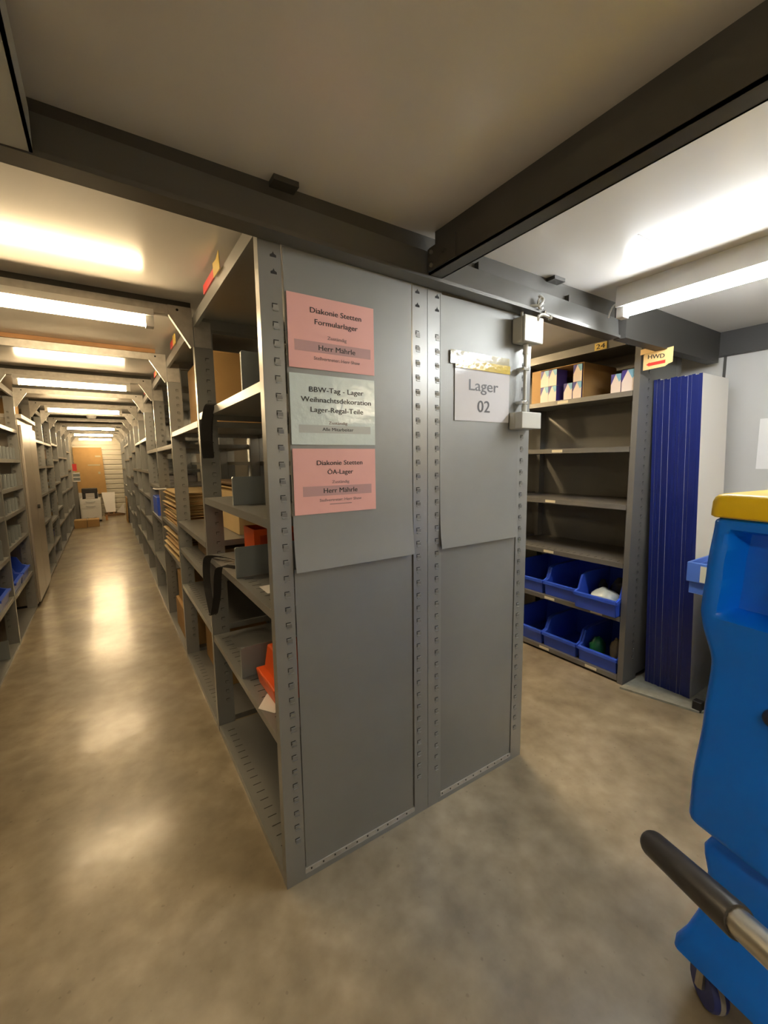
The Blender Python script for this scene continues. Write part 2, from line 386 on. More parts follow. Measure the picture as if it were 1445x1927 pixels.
deepR = [[.03, .40, .735, 1.035, 1.335, 1.70], [.03, .40, .735, 1.035, 1.335, 1.70], [.03, .37, .70, 1.09, 1.33, 1.62], [.03, .5, .9, 1.2, 1.55], [.03, .42, .8, 1.15, 1.5, 1.8], [.03, .42, .8, 1.15, 1.5, 1.8], [.03, .5, .9, 1.3, 1.7], [.03, .5, .9, 1.3, 1.7]]
levA = [[.03, .533, .957, 1.246, 1.655], [.03, .556, .822, 1.012, 1.625], [.03, .69, .935, 1.55], [.03, .43, .89, 1.20, 1.55]] + deepR
rackA = rack('grey steel shelving along the right of the aisle, pink sheets on its end', 0, 1, .60, ysA, levA, 2.105, near=5, slits=(0, 1))
levB = [[.03, .43, .77, 1.13, 1.42, 1.78]] * NB
rackB = rack('grey steel shelving run behind the panels, with the plastic sleeved sheet on its end', 1.17, -1, .568, ysA[:6], levB[:5], 2.105, near=1)
def end_panel(t, xa, xb, za, zb, y, bulge, nm='end_panel', curl=0):
    mb = MB(); nx, nz = 12, 16; th = .0016
    for side in (0, 1):
        for j in range(nz + 1):
            for i in range(nx + 1):
                u, v = i / nx, j / nz
                dy = -bulge * math.sin(math.pi * u) * math.sin(math.pi * v) - curl * (1 - v) ** 14
                mb.v.append((xa + (xb - xa) * u, y + dy + side * th, za + (zb - za) * v))
    N = (nx + 1) * (nz + 1)
    for j in range(nz):
        for i in range(nx):
            a = j * (nx + 1) + i; q = (a, a + 1, a + nx + 2, a + nx + 1); mb.face(q); mb.face([N + k for k in reversed(q)])
    rim = [i for i in range(nx + 1)] + [j * (nx + 1) + nx for j in range(1, nz + 1)] + [nz * (nx + 1) + i for i in range(nx - 1, -1, -1)] + [j * (nx + 1) for j in range(nz - 1, 0, -1)]
    for a, b in zip(rim, rim[1:] + rim[:1]): mb.face((b, a, N + a, N + b))
    return mb.build(nm, 'panel', t, smooth=True)
end_panel(rackA, .0712, .5290, 1.075, 2.028, -.0012, .003, curl=.014)
end_panel(rackA, .0712, .5290, .036, 1.083, .0045, .003)
end_panel(rackB, .6600, 1.0985, 1.077, 2.01, -.0012, .003, curl=.014)
end_panel(rackB, .6600, 1.0985, .036, 1.085, .0045, .003)
for t, xa, xb in ((rackA, .066, .534), (rackB, .656, 1.104)):
    mb = MB().box(xa, xb, -.001, .012, 0, .019).box(xa, xb, .0005, .010, .019, .036, 1)  # upper strip in lighter metal puts the light on the flange into colour
    x = xa + .02
    while x < xb - .01: mb.box(x, x + .005, -.0004, .001, .026, .032, 2); x += .045
    mb.build('base_rail', ['rack', 'galv', 'dark'], t)
# left hand racks, before and after the locker
ysL = [k * B - .02 for k in (1, 2, 3, 4)]
lvL = [[.02, .40, .717, 1.03, 1.25, 1.47, 1.75]] + [[.02, .40, .717, 1.03, 1.25, 1.47, 1.75], [.02, .385, .768, 1.02, 1.227, 1.47, 1.745]]
rackL = rack('grey steel shelving at the left edge, holding grey dividers and blue bins', XL, -1, .50, ysL, lvL, 2.105, near=4, first_post=False, pw=.075)
ysL2 = [k * B for k in (5, 6, 7, 8, 9, 10, 11)]
lvL2 = [[.05, .33, .70, 1.05, 1.40, 1.72], [.05, .30, .62, 1.05, 1.40, 1.72], [.05, .45, .70, 1.12, 1.5, 1.75], [.05, .45, .9, 1.2, 1.55], [.05, .45, .9, 1.2, 1.55], [.05, .45, .9, 1.3, 1.7]]
rackL2 = rack('grey steel shelving on the left beyond the locker, running to the end wall', XL, -1, .50, ysL2, lvL2, 2.105, near=3, first_post=False, pw=.075)
# locker between them
t = thing('locker', 'tall brown-grey metal locker with a small handle on the left of the aisle', 'cabinet', (-1.3, 4.57, 0))
MB().box(-1.55, -1.065, 4.125, 5.10, .03, 1.86).build('body', 'locker', t)
MB().box(-1.063, -1.040, 4.12, 4.612, .05, 1.80).build('door', 'locker', t, bevel=.004)
MB().box(-1.063, -1.040, 4.618, 5.105, .05, 1.80).build('door', 'locker', t, bevel=.004)
MB().box(-1.55, -1.03, 4.122, 5.105, 1.862, 1.90).build('top_ledge', 'galv', t)
MB().box(-1.54, -1.07, 4.13, 5.09, 0, .03).build('plinth', 'dark', t)
h = MB().tube([(-1.04, 4.66, .97), (-1.02, 4.66, .97)], .022, 12).build('handle', 'black', t)
# rack with the number tag at the right
ys24 = [.055 + k * 1.0 for k in range(5)]
lv24 = [[.045, .43, .77, 1.13, 1.478, 1.802]] * 4
rack24 = rack('grey-brown steel shelving on the right holding cartons and blue bins', 2.20, 1, .50, ys24, lv24, 2.12, near=1, slits=(0,), paint='rackdk', first_post=False, pw=.16)
MB().box(2.698, 2.70, .06, 4.05, .05, 2.10).build('back_panel', 'rackdk', rack24)
MB().box(2.362, 2.66, .056, .059, .03, 2.08).build('side_panel', 'rackdk', rack24)
for z, yy in ((1.802, (.55,)), (1.478, (.58,)), (1.13, (.62,)), (.77, (.62,)), (.43, (.60, .25)), (.045, (.63, .27))):
    for y in yy: MB().box(2.2005, 2.202, y - .045, y + .035, z - .024, z - .006).build('shelf_tag', 'tag', rack24)
tg = thing('number_tag', 'small yellow tag reading 24 on the top edge of the right rack', 'sign', (2.199, .297, 2.07))
MB().box(2.1975, 2.2015, .258, .335, 2.072, 2.114).build('plate', 'yellabel', tg)
text('lettering', '24', 'ink', tg, lambda u, v: (2.1968, .297 - u, 2.079 + v), .055, .028)
# ------------------------------------------------------------------ sheets on the end panels
def sheet(label, xa, xb, za, zb, m, y=-.0062, name='paper_sign'):
    t = thing(name, label, 'sign', ((xa + xb) / 2, y, za))
    MB().box(xa, xb, y, y + .0006, za, zb).build('sheet', m, t)
    return t
def lines(t, cx, ztop, rows, y=-.0068):
    for s, dz, wd, cap, m in rows:
        text('lettering', s, m, t, lambda u, v: (cx + u, y, ztop - dz - cap / 2 + v), wd, cap)
def band(t, xa, xb, za, zb, m): MB().box(xa, xb, -.0065, -.0062, za, zb).build('grey_band', m, t)
t = sheet('pink notice sheet, topmost of the three on the left panel', .076, .371, 1.697, 1.908, 'pink')
lines(t, .236, 1.908, [('Diakonie Stetten', .040, .176, .0155, 'ink'), ('Formularlager', .072, .148, .0155, 'ink'), ('Zuständig', .114, .066, .010, 'inkgrey'), ('Herr Mährle', .146, .127, .0155, 'ink'), ('Stellvertreter: Herr Shaw', .178, .160, .010, 'inkgrey')])
band(t, .095, .357, 1.747, 1.778, 'pinkband')
t = sheet('glossy pale mint notice sheet between the two pink ones', .075, .370, 1.470, 1.681, 'mint')
lines(t, .232, 1.681, [('BBW-Tag - Lager', .044, .190, .0155, 'ink'), ('Weihnachtsdekoration', .074, .246, .0155, 'ink'), ('Lager-Regal-Teile', .104, .185, .0155, 'ink'), ('Zuständig', .143, .066, .009, 'inkgrey'), ('Alle Mitarbeiter', .163, .110, .010, 'ink')])
band(t, .100, .352, 1.506, 1.530, 'mintband')
t = sheet('pink notice sheet, lowest of the three on the left panel', .076, .369, 1.254, 1.458, 'pink')
lines(t, .236, 1.458, [('Diakonie Stetten', .044, .164, .0145, 'ink'), ('ÖA-Lager', .073, .092, .0145, 'ink'), ('Zuständig', .105, .062, .009, 'inkgrey'), ('Herr Mährle', .132, .122, .0155, 'ink'), ('Stellvertreter: Herr Shaw', .162, .152, .009, 'inkgrey')])
band(t, .105, .352, 1.310, 1.341, 'pinkband')
MB().box(.195, .275, -.0065, -.0062, 1.281, 1.283).build('fine_print', 'inkgrey', t)
t = sheet('white sheet reading Lager 02 in a clear sleeve on the right panel', .728, 1.030, 1.567, 1.790, 'sleeve')
for s, zb, wd, cap in (('Lager', 1.684, .162, .042), ('02', 1.603, .068, .045)):
    text('lettering', s, 'inkdim', t, lambda u, v: (.882 + u, -.0068, zb + v), wd, cap)
MB().box(.704, 1.026, -.0085, -.0075, 1.776, 1.824).build('clear_tape', 'tape', t)
MB().box(.728, 1.030, -.0095, -.0086, 1.762, 1.795).build('yellow_tape', 'tapeyel', t)
# ------------------------------------------------------------------ electrical bits on the right panel
t = thing('junction_box', 'grey junction box high on the right panel under the beam', 'box', (1.10, 0, 1.882))
MB().box(1.038, 1.152, -.062, -.005, 1.886, 1.985).build('body', 'boxgrey', t, bevel=.008)
MB().box(1.036, 1.154, -.072, -.062, 1.884, 1.987).build('lid', 'boxgrey', t, bevel=.004)
t = thing('switch_box', 'grey square switch box at the lower end of the conduit', 'switch', (1.09, 0, 1.54))
MB().box(1.034, 1.156, -.034, -.005, 1.540, 1.609).build('back_box', 'boxgrey', t, bevel=.003)
MB().box(1.034, 1.156, -.072, -.035, 1.541, 1.608).build('cover', 'boxgrey', t, bevel=.003)
t = thing('conduit_pipe', 'thin grey conduit joining the junction box and the switch box', 'pipe', (1.09, -.02, 1.609))
MB().tube([(1.092, -.035, 1.610), (1.092, -.035, 1.884)], .0075, 10).build('pipe', 'boxgrey', t, smooth=True)
MB().tube([(1.092, -.035, 1.845), (1.092, -.035, 1.884)], .011, 10).build('gland', 'boxgrey', t, smooth=True)
MB().tube([(1.092, -.035, 1.610), (1.092, -.035, 1.640)], .011, 10).build('gland', 'boxgrey', t, smooth=True)
for z in (1.65, 1.785): MB().box(1.070, 1.104, -.046, -.005, z - .007, z + .007).build('clip', 'chrome', t, bevel=.002)
def curve_pts(P, n=10):
    P = [Vector(p) for p in P]; out = []
    for i in range(len(P) - 1):
        p0, p1, p2, p3 = P[max(i - 1, 0)], P[i], P[i + 1], P[min(i + 2, len(P) - 1)]
        for k in range(n):
            u = k / n; out.append(.5 * ((2 * p1) + (p2 - p0) * u + (2 * p0 - 5 * p1 + 4 * p2 - p3) * u * u + (3 * p1 - p0 - 3 * p2 + p3) * u ** 3))
    return out + [P[-1]]
solo(MB().tube(curve_pts([(1.075, -.03, 1.985), (1.07, -.03, 2.010), (1.085, -.05, 2.028), (1.115, -.078, 2.030), (1.135, -.08, 2.055), (1.12, -.07, 2.07)]), .006, 8), 'cable', 'boxgrey', 'short grey cable looping from the junction box to the beam', 'cable', smooth=True)
solo(MB().tube([Vector((1.128 + .016 * math.cos(a), -.074, 2.040 + .020 * math.sin(a))) for a in [i * math.pi / 8 for i in range(15)]], .005, 8), 'hook', 'chrome', 'bright metal hook on the edge of the crosswise beam', 'hook', smooth=True)
t = thing('pipe_fitting', 'small bright T shaped fitting above the junction box', 'fitting', (1.17, -.05, 1.99))
MB().tube(curve_pts([(1.118, -.066, 1.972), (1.122, -.07, 1.990), (1.145, -.07, 2.000), (1.190, -.07, 1.996)], 6), .008, 8).build('body', 'chrome', t, smooth=True)
MB().tube([(1.160, -.07, 1.998), (1.160, -.07, 2.018)], .0065, 8).build('stem', 'chrome', t, smooth=True)
MB().tube([(1.186, -.07, 1.997), (1.198, -.07, 1.995)], .011, 8).build('cap', 'chrome', t, smooth=True)
solo(MB().tube(curve_pts([(1.62, -.075, 2.062), (1.615, -.085, 2.085), (1.60, -.11, 2.105), (1.597, -.134, 2.10)]), .004, 8), 'cable', 'white', 'thin white cable from the beam to the right tube light', 'cable', smooth=True)

# ------------------------------------------------------------------ things on the near shelves
def divider(x0, y, z, label, h=.115, ln=.30, s=1, group=None, m='divider'):
    t = thing('shelf_divider', label, 'divider', (x0, y, z), 0 if s > 0 else math.pi, group)
    mb = MB().box(.014, ln, -.0012, .0012, .0008, h); mb.build('plate', m, t, loc=(0, 0, 0))
    MB().prism([(0, .0008), (.016, .0008), (.016, h - .0), (.004, h), (0, h - .006)], 'y', -.006, .006).build('front_edge', 'divider', t, loc=(0, 0, 0))
    return t
divider(.020, .30, 1.655, 'grey metal shelf divider on the top open shelf of the nearest bay', .145, .32)
divider(.022, .525, 1.246, 'grey metal shelf divider beside the pink sheets, upper middle shelf', .115, .34)
divider(.006, .478, .957, 'grey metal shelf divider in front of the red box', .125, .36)
divider(.006, .478, .533, 'grey metal shelf divider beside the orange bin', .130, .34)
t = thing('red_box', 'red and orange plastic box standing on the middle shelf', 'box', (.27, .66, .957))
MB().box(.12, .44, .60, .605, .9585, 1.125).box(.12, .44, .755, .76, .9585, 1.125).box(.12, .125, .605, .755, .9585, 1.125).box(.435, .44, .605, .755, .9585, 1.125).box(.125, .435, .605, .755, .9585, .964).build('body', 'orange', t)
MB().box(.145, .42, .597, .5995, .97, 1.098).build('front_inset', 'red', t)
t = thing('orange_bin', 'bright orange plastic bin at the end of the lower middle shelf', 'bin', (.2, .25, .533))
MB().hexa([(.055, .20, .5345), (.30, .20, .5345), (.30, .40, .5345), (.055, .40, .5345), (.045, .19, .60), (.31, .19, .60), (.31, .41, .60), (.045, .41, .60)]).build('base', 'orange', t, bevel=.006)
MB().hexa([(.072, .19, .601), (.31, .19, .601), (.31, .385, .601), (.072, .385, .601), (.086, .18, .70), (.31, .18, .70), (.31, .375, .70), (.086, .375, .70)]).build('hopper', 'orange', t, bevel=.006)
def flatsheet(pts, z, label, name='paper_sheet', m='paper'):
    mb = MB(); mb.hexa([(x, y, z + .0012) for x, y in pts] + [(x, y, z + .002) for x, y in pts]); return solo(mb, name, m, label, 'paper')
flatsheet([(.046, .305), (.046, .205), (.15, .21), (.14, .31)], .957, 'white paper slip lying on the middle shelf')
flatsheet([(-.004, .222), (.035, .16), (.12, .19), (.054, .302)], .533, 'white paper sheet lying on the lower middle shelf by the orange bin')
# hanging straps
def strap(pts, wdt, label, wv):
    """ribbon along pts, its width along wv"""
    pts = curve_pts(pts, 8); mb = MB(); wv = Vector(wv)
    rings = []
    for i, p in enumerate(pts):
        tn = (pts[min(i + 1, len(pts) - 1)] - pts[max(i - 1, 0)]).normalized(); n = tn.cross(wv).normalized() * .0012; a = wv * wdt / 2
        rings.append([p - a - n, p + a - n, p + a + n, p - a + n])
    mb.loft(rings); return mb
def ribbon(paths, wdt):
    out = MB()
    for P, wv in paths:
        m2 = strap(P, wdt, '', Vector(wv).normalized())
        for f in m2.f: out.face([q + len(out.v) for q in f])
        out.v += m2.v
    return out
solo(ribbon([([(.05, .700, 1.6595), (.010, .705, 1.6595), (-.006, .715, 1.650), (-.016, .72, 1.60), (-.020, .735, 1.52), (-.018, .735, 1.445)], (.80, -.6, 0)),
             ([(-.018, .735, 1.445), (-.024, .725, 1.442), (-.030, .705, 1.50), (-.028, .695, 1.58), (-.012, .68, 1.655), (.012, .67, 1.662), (.05, .665, 1.662)], (.80, -.6, 0))], .046),
     'hanging_strap', 'strap', 'black strap looped over the edge of the top open shelf', 'strap')
solo(ribbon([([(.10, .74, .961), (.03, .83, .975), (-.008, .93, .962), (-.018, .965, .91), (-.020, .955, .80), (-.020, .87, .695)], (.80, -.5, -.25)),
             ([(-.020, .885, .695), (-.026, .80, .72), (-.020, .74, .82), (-.018, .70, .93), (-.004, .68, .966), (.06, .62, .963), (.12, .58, .962)], (.80, -.5, .25))], .036),
     'hanging_strap', 'strap', 'black strap hanging in a V from the middle shelf', 'strap')
# labels standing on the top lip of rack A
t = thing('shelf_label', 'red label on the top edge of the nearest bay', 'label', (-.004, .62, 2.10))
MB().box(-.004, .0005, .52, .71, 2.106, 2.140).build('card', 'redlabel', t)
t = thing('shelf_label', 'bent clear yellow tape beside the red label', 'label', (-.01, .45, 2.10))
MB().prism([(.40, 2.095), (.50, 2.098), (.505, 2.150), (.455, 2.145), (.41, 2.160)], 'x', -.008, -.006).build('tape', 'yellabel', t)
for k in (1, 2, 3, 4):
    y = (k + .52) * B
    t = thing('shelf_label', 'small yellow tag with red edge on the top rail, %s bay' % ORD[k], 'label', (-.006, y, 2.10), group='yellow tags on the top rail')
    MB().box(-.008, -.004, y - .03, y + .05, 2.10, 2.155).build('card', 'yellabel', t)
    MB().box(-.007, -.003, y + .06, y + .17, 2.105, 2.145).build('red_edge', 'redlabel', t)
# ------------------------------------------------------------------ cardboard and boxes
def carton(label, x0, x1, y0, y1, z, h, m='card', group=None, name='cardboard_box', flaps=True):
    t = thing(name, label, 'box', ((x0 + x1) / 2, (y0 + y1) / 2, z), group=group); z += .001
    MB().box(x0, x1, y0, y1, z, z + h).build('body', m, t, bevel=.003, seg=1)
    if flaps:
        ym = (y0 + y1) / 2
        MB().box(x0 + .001, x1 - .001, y0 + .002, ym - .001, z + h + .0002, z + h + .004).build('flap', m, t); MB().box(x0 + .001, x1 - .001, ym + .001, y1 - .002, z + h + .0002, z + h + .004).build('flap', m, t)
    return t
carton('tall brown cardboard box on the upper shelf behind the nearest upright', .12, .50, 1.30, 1.98, 1.625, .40, 'card')
carton('wide tan cardboard box on the shelf of the second bay', .20, .52, 1.16, 1.98, 1.012, .235, 'cardlt', flaps=False)
def sheets_stack(label, x0, x1, y0, y1, z, n, th, jx, m, name='cardboard_stack', tilt=0):
    t = thing(name, label, 'cardboard', ((x0 + x1) / 2, (y0 + y1) / 2, z))
    zz = z + .001
    for i in range(n):
        dx = rnd.uniform(-jx, jx); dy = rnd.uniform(-.02, .02); h = th * rnd.uniform(.5, .9)
        s0, s1 = rnd.uniform(0, .004), rnd.uniform(0, .004)
        MB().hexa([(x0 + dx, y0 + dy, zz), (x1, y0 + dy, zz), (x1, y1 + dy, zz), (x0 + dx + rnd.uniform(-.02, .02), y1 + dy, zz), (x0 + dx, y0 + dy, zz + h), (x1, y0 + dy, zz + h), (x1, y1 + dy, zz + h), (x0 + dx, y1 + dy, zz + h)]).build('sheet', (m, 'cardlt', 'card')[rnd.randrange(3)], t)
        zz += th
    return t
sheets_stack('stack of flattened brown cardboard sheets on the upper shelf of the third bay', .03, .45, 2.20, 3.0, .935, 34, .0076, .016, 'cardlt')
sheets_stack('pile of crumpled flat cardboard under the upper cardboard stack', .03, .45, 2.15, 2.95, .69, 26, .0084, .025, 'cardlt')
sheets_stack('flat pile of olive packing paper on the tan cardboard box', .22, .50, 1.2, 1.95, 1.2485, 4, .014, .02, 'carddk')
solo(MB().tube(curve_pts([(.02, 2.75, 1.205), (-.05, 2.82, 1.20), (-.06, 2.95, 1.20)]), .006, 6), 'packing_strip', 'paper', 'white packing strip sticking out above the cardboard stack', 'strip')
carton('flat dark brown box lying low in the second bay', .10, .5, 1.2, 1.9, .822, .11, 'carddk', flaps=False)
carton('brown cardboard box on the bottom shelf of the third bay, lower one', .03, .5, 2.15, 2.75, .03, .24, 'card')
carton('brown cardboard box on the bottom shelf of the third bay, upper one', .05, .5, 2.2, 2.7, .275, .24, 'card')
carton('dark cardboard box in the second bay bottom shelf', .12, .5, 1.4, 1.95, .03, .22, 'card')
def bin_box(label, cx, cy, z, wd, dp, h, face, m='bin', group=None, name='storage_bin'):
    """open fronted stacking bin; opening looks along -x of its own frame; face = rotation"""
    t = thing(name, label, 'bin', (cx, cy, z), face, group); th = .004; w2 = wd / 2
    def bl(mb, nm, mm=m, **k): return mb.build(nm, mm, t, loc=(0, 0, .001), **k)
    side = [(0, 0), (dp, 0), (dp + .012, h), (.12, h), (.07, h * .93), (.035, h * .55), (-.012, h * .47)]
    mb = MB()
    for s in (-1, 1):
        mb.prism(side, 'y', s * w2 - (th if s > 0 else 0), s * w2 + (th if s < 0 else 0))
    mb.box(0, dp, -w2, w2, 0, th); mb.hexa([(dp - th, -w2, 0), (dp, -w2, 0), (dp, w2, 0), (dp - th, w2, 0), (dp + .01 - th, -w2, h), (dp + .012, -w2, h), (dp + .012, w2, h), (dp + .01 - th, w2, h)])
    mb.hexa([(0, -w2, 0), (th, -w2, 0), (th, w2, 0), (0, w2, 0), (-.012, -w2, h * .47), (-.012 + th, -w2, h * .47), (-.012 + th, w2, h * .47), (-.012, w2, h * .47)])
    bl(mb, 'body')
    rim = MB(); rim.box(-.022, .004, -w2 - .004, w2 + .004, h * .40, h * .49)
    for s in (-1, 1):
        y0, y1 = (s * w2 - .002, s * w2 + .009 * s)
        for a, b in zip(side[2:], side[3:]):
            d = .022
            rim.prism([(a[0], a[1]), (b[0], b[1]), (b[0] + .006, b[1] - d), (a[0] + .006, a[1] - d)], 'y', y0, y1)
    bl(rim, 'rim')
    return t
# blue bins on the right rack
bins = [('blue storage bin on the upper bin shelf, leftmost', .795, .43), ('blue storage bin on the upper bin shelf, middle', .519, .43), ('blue storage bin on the bottom shelf, leftmost', .790, .045), ('blue storage bin on the bottom shelf, middle', .515, .045)]
for lb, y, z in bins: bin_box(lb, 2.225, y, z, .255, .40, .20, 0, group='blue bins on the right rack')
bin_box('blue storage bin pulled forward, holding bagged white goods', 2.165, .236, .43, .27, .40, .215, 0, group='blue bins on the right rack')
bin_box('blue storage bin on the bottom shelf holding a green bag', 2.225, .236, .045, .255, .40, .20, 0, group='blue bins on the right rack')
def blob(label, c, r, m, name, seed, cat='bag'):
    mb = MB(); rings = []; nz_, na = 8, 14
    for j in range(nz_ + 1):
        ph = math.pi * (j / nz_) ; ring = []
        for i in range(na):
            th = 2 * math.pi * i / na; d = Vector((math.sin(ph) * math.cos(th), math.sin(ph) * math.sin(th), math.cos(ph)))
            k = 1 + .28 * noise.noise(d * 2.2 + Vector((seed, 0, 0))); ring.append((c[0] + d.x * r[0] * k, c[1] + d.y * r[1] * k, max(c[2] - r[2] * .8, c[2] + d.z * r[2] * k)))
        rings.append(ring)
    rings.reverse(); mb.loft(rings); return solo(mb, name, m, label, cat, smooth=True)
blob('white plastic bag in the pulled forward blue bin', (2.270, .225, .500), (.075, .10, .065), 'plastic', 'plastic_bag', 1)
blob('dark glossy bag at the back of the pulled forward blue bin', (2.42, .20, .53), (.05, .07, .085), 'bagdk', 'plastic_bag', 2)
blob('small dark pouch at the left of the pulled forward blue bin', (2.41, .325, .51), (.05, .022, .07), 'bagdk', 'plastic_bag', 5)
blob('dark green bag in the bottom right blue bin', (2.31, .285, .13), (.06, .045, .078), 'baggreen', 'plastic_bag', 3)
blob('pale tan bag in the bottom right blue bin', (2.36, .18, .13), (.055, .045, .085), 'bagtan', 'plastic_bag', 4)
blob('small cream pouch at the front of the bottom right blue bin', (2.262, .18, .085), (.025, .04, .035), 'bagtan', 'plastic_bag', 6)
blob('dark crumpled bag behind the divider on the top open shelf', (.30, .17, 1.73), (.12, .10, .09), 'bagdk', 'dark_bag', 9)
# big open carton and printed cartons on the top shelf
ZT = 1.802
t = thing('cardboard_box', 'big open fronted cardboard box on the top shelf of the right rack', 'box', (2.42, .56, ZT))
MB().box(2.238, 2.62, .426, .430, ZT + .001, ZT + .225).build('side', 'card', t); MB().box(2.245, 2.62, .826, .83, ZT + .001, ZT + .225).build('side', 'card', t)
MB().box(2.24, 2.246, .753, .826, ZT + .001, ZT + .225).build('front_flap', 'card', t)
MB().box(2.62, 2.624, .426, .83, ZT + .001, ZT + .225).build('back', 'carddk', t)
MB().hexa([(2.245, .43, ZT + .226), (2.62, .43, ZT + .226), (2.62, .83, ZT + .226), (2.245, .83, ZT + .226), (2.245, .43, ZT + .23), (2.62, .43, ZT + .23), (2.62, .83, ZT + .23), (2.245, .83, ZT + .23)]).build('top_flap', 'card', t)
def printed(label, y0, y1, z, h, x=2.235, dp=.12, grp='blue and white cartons'):
    t = thing('printed_carton', label, 'carton', (x + dp / 2, (y0 + y1) / 2, z), group=grp); z += .0012
    mb = MB(); mb.box(x, x + dp, y0, y1, z, z + h, 0)
    mb.m[-6 + 2] = 1; mb.build('body', ['cartonw', 'cartonb'], t)
    yw = y1 - y0          # printed swooshes on the front
    MB().prism([(y1, z + h), (y1, z + h * .45), (y1 - yw * .45, z + h)], 'x', x - .0008, x).build('print', 'cartonb', t)
    MB().prism([(y0, z + h), (y1 - yw * .45, z + h), (y0 + yw * .18, z + h * .58), (y0, z + h * .68)], 'x', x - .0008, x).build('print', 'cartonl', t)
hh = .108
printed('blue and white carton, upper left of the block in the open box', .685, .748, ZT + hh + .002, hh); printed('blue and white carton, lower left of the block in the open box', .685, .748, ZT, hh)
printed('blue and white carton, upper right of the left block', .622, .684, ZT + hh + .002, hh); printed('blue and white carton, lower right of the left block', .622, .684, ZT, hh)
printed('blue and white carton, top of the right pair in the open box', .436, .497, ZT + hh + .002, hh); printed('blue and white carton, bottom of the right pair in the open box', .436, .497, ZT, hh)
printed('blue and white carton standing alone left of the right pair', .502, .564, ZT, hh)
printed('blue and white carton standing left beside the open box', .182, .242, ZT, .113); printed('blue and white carton at the right end of the top shelf', .098, .172, ZT, .125, x=2.225, dp=.16)
# HWD sign taped to the rack corner
t = thing('direction_sign', 'yellow HWD sign with a red arrow on the right rack corner', 'sign', (2.18, -.04, 1.90))
MB().prism([(.028, 1.897), (-.085, 1.902), (-.100, 1.912), (-.121, 1.918), (-.121, 1.998), (.015, 1.988), (.028, 1.98)], 'x', 2.172, 2.1735).build('card', 'hwd', t)
text('lettering', 'HWD', 'ink', t, lambda u, v: (2.1712, -.038 - u, 1.951 + v + .10 * u * -1), .084, .023)
MB().prism([(.012, 1.925), (-.004, 1.936), (-.004, 1.933), (-.085, 1.936), (-.085, 1.919), (-.004, 1.916), (-.004, 1.914)], 'x', 2.1712, 2.172).build('arrow', 'inkred', t)
MB().hexa([(2.174, -.05, 1.99), (2.2, .056, 1.99), (2.2, .06, 1.99), (2.174, -.046, 1.99), (2.174, -.05, 2.02), (2.2, .056, 2.02), (2.2, .06, 2.02), (2.174, -.046, 2.02)]).build('tape', 'hwd', t)
# ------------------------------------------------------------------ leaning boards on a mat
mb = MB(); out = [(2.15, .045), (2.25, -.335), (2.29, -.365), (2.80, -.34), (2.80, .045)]
mb.prism(out, 'z', 0, .012); solo(mb, 'floor_mat', 'matt', 'grey felt mat on the floor under the leaning boards', 'mat')
N = 14; TH = .0177; LEAN = -.030
for i in range(N):
    y0 = -.253 + i * TH; dx = rnd.uniform(-.002, .003) + (.004 if i in (10, 12) else 0)
    lb = 'tall white board with a blue edge, frontmost of the leaning stack' if i == 0 else ('tall white board with a blue edge, last of the stack next to the rack' if i == N - 1 else 'tall white board with a blue edge, %s from the front of the leaning stack' % ORD[i])
    t = thing('board', lb, 'board', (2.35 + dx, y0, .0125), group='leaning blue edged boards', rx=LEAN)
    hgt = 1.852 + rnd.uniform(-.006, .004)
    MB().box(.002, .355, .0002, TH - .0004, 0, hgt).build('panel', 'boardface', t, loc=(0, 0, 0))
    a = .0012 if i in (10, 12, 4) else .00025
    MB().box(0, .002, .0002 + rnd.uniform(0, a), TH - .0004 - rnd.uniform(0, a), 0, hgt).build('edge_strip', 'blueedge', t, loc=(0, 0, 0))
# poster on the right wall
t = thing('poster', 'pale poster with purple print on the right wall', 'poster', (XR - .001, -.46, 1.335))
MB().box(XR - .0025, XR - .001, -.60, -.303, 1.335, 1.633).build('sheet', 'paper', t)
M['purple'] = mat('print_purple', (.42, .38, .55), .5); M['peach'] = mat('print_peach', (.78, .62, .48), .5)
MB().box(XR - .003, XR - .0025, -.52, -.365, 1.395, 1.462).build('print', 'purple', t); MB().box(XR - .003, XR - .0025, -.50, -.37, 1.50, 1.53).build('print', 'peach', t)
# table, crate, green crates
M['darkside'] = mat('dark_side', (.07, .065, .05), .7)
t = thing('table', 'cream topped table half hidden behind the blue cart', 'table', (2.47, -.72, 0))
MB().box(2.13, 2.80, -1.10, -.335, .700, .722).build('tabletop', 'cream', t, bevel=.006)
for y in (-.39, -1.06): MB().box(2.27, 2.76, y - .012, y + .012, 0, .6995).build('side_panel', 'darkside', t)
MB().box(2.155, 2.18, -.395, -.37, .665, .6995).build('edge_bracket', 'cream', t)
t = thing('crate', 'light blue plastic crate standing on the cream table', 'crate', (2.2, -.45, .722))
mb = MB().box(2.06, 2.34, -.60, -.315, .7235, .727)
for a in ((2.06, 2.064, -.60, -.315), (2.336, 2.34, -.60, -.315), (2.064, 2.336, -.60, -.596), (2.064, 2.336, -.319, -.315)): mb.box(*a, .727, .86)
mb.build('body', 'lblue', t, bevel=.002)
MB().box(2.048, 2.06, -.61, -.305, .785, .885).build('rim', 'lblue', t, bevel=.003); MB().box(2.06, 2.35, -.315, -.305, .785, .885).build('rim', 'lblue', t, bevel=.003)
MB().box(2.0455, 2.047, -.46, -.365, .79, .872).build('label_card', 'cream', t)
solo(MB().box(2.10, 2.16, -.55, -.38, .7275, .925), 'paper_stack', 'paper', 'white papers standing in the light blue crate', 'paper')
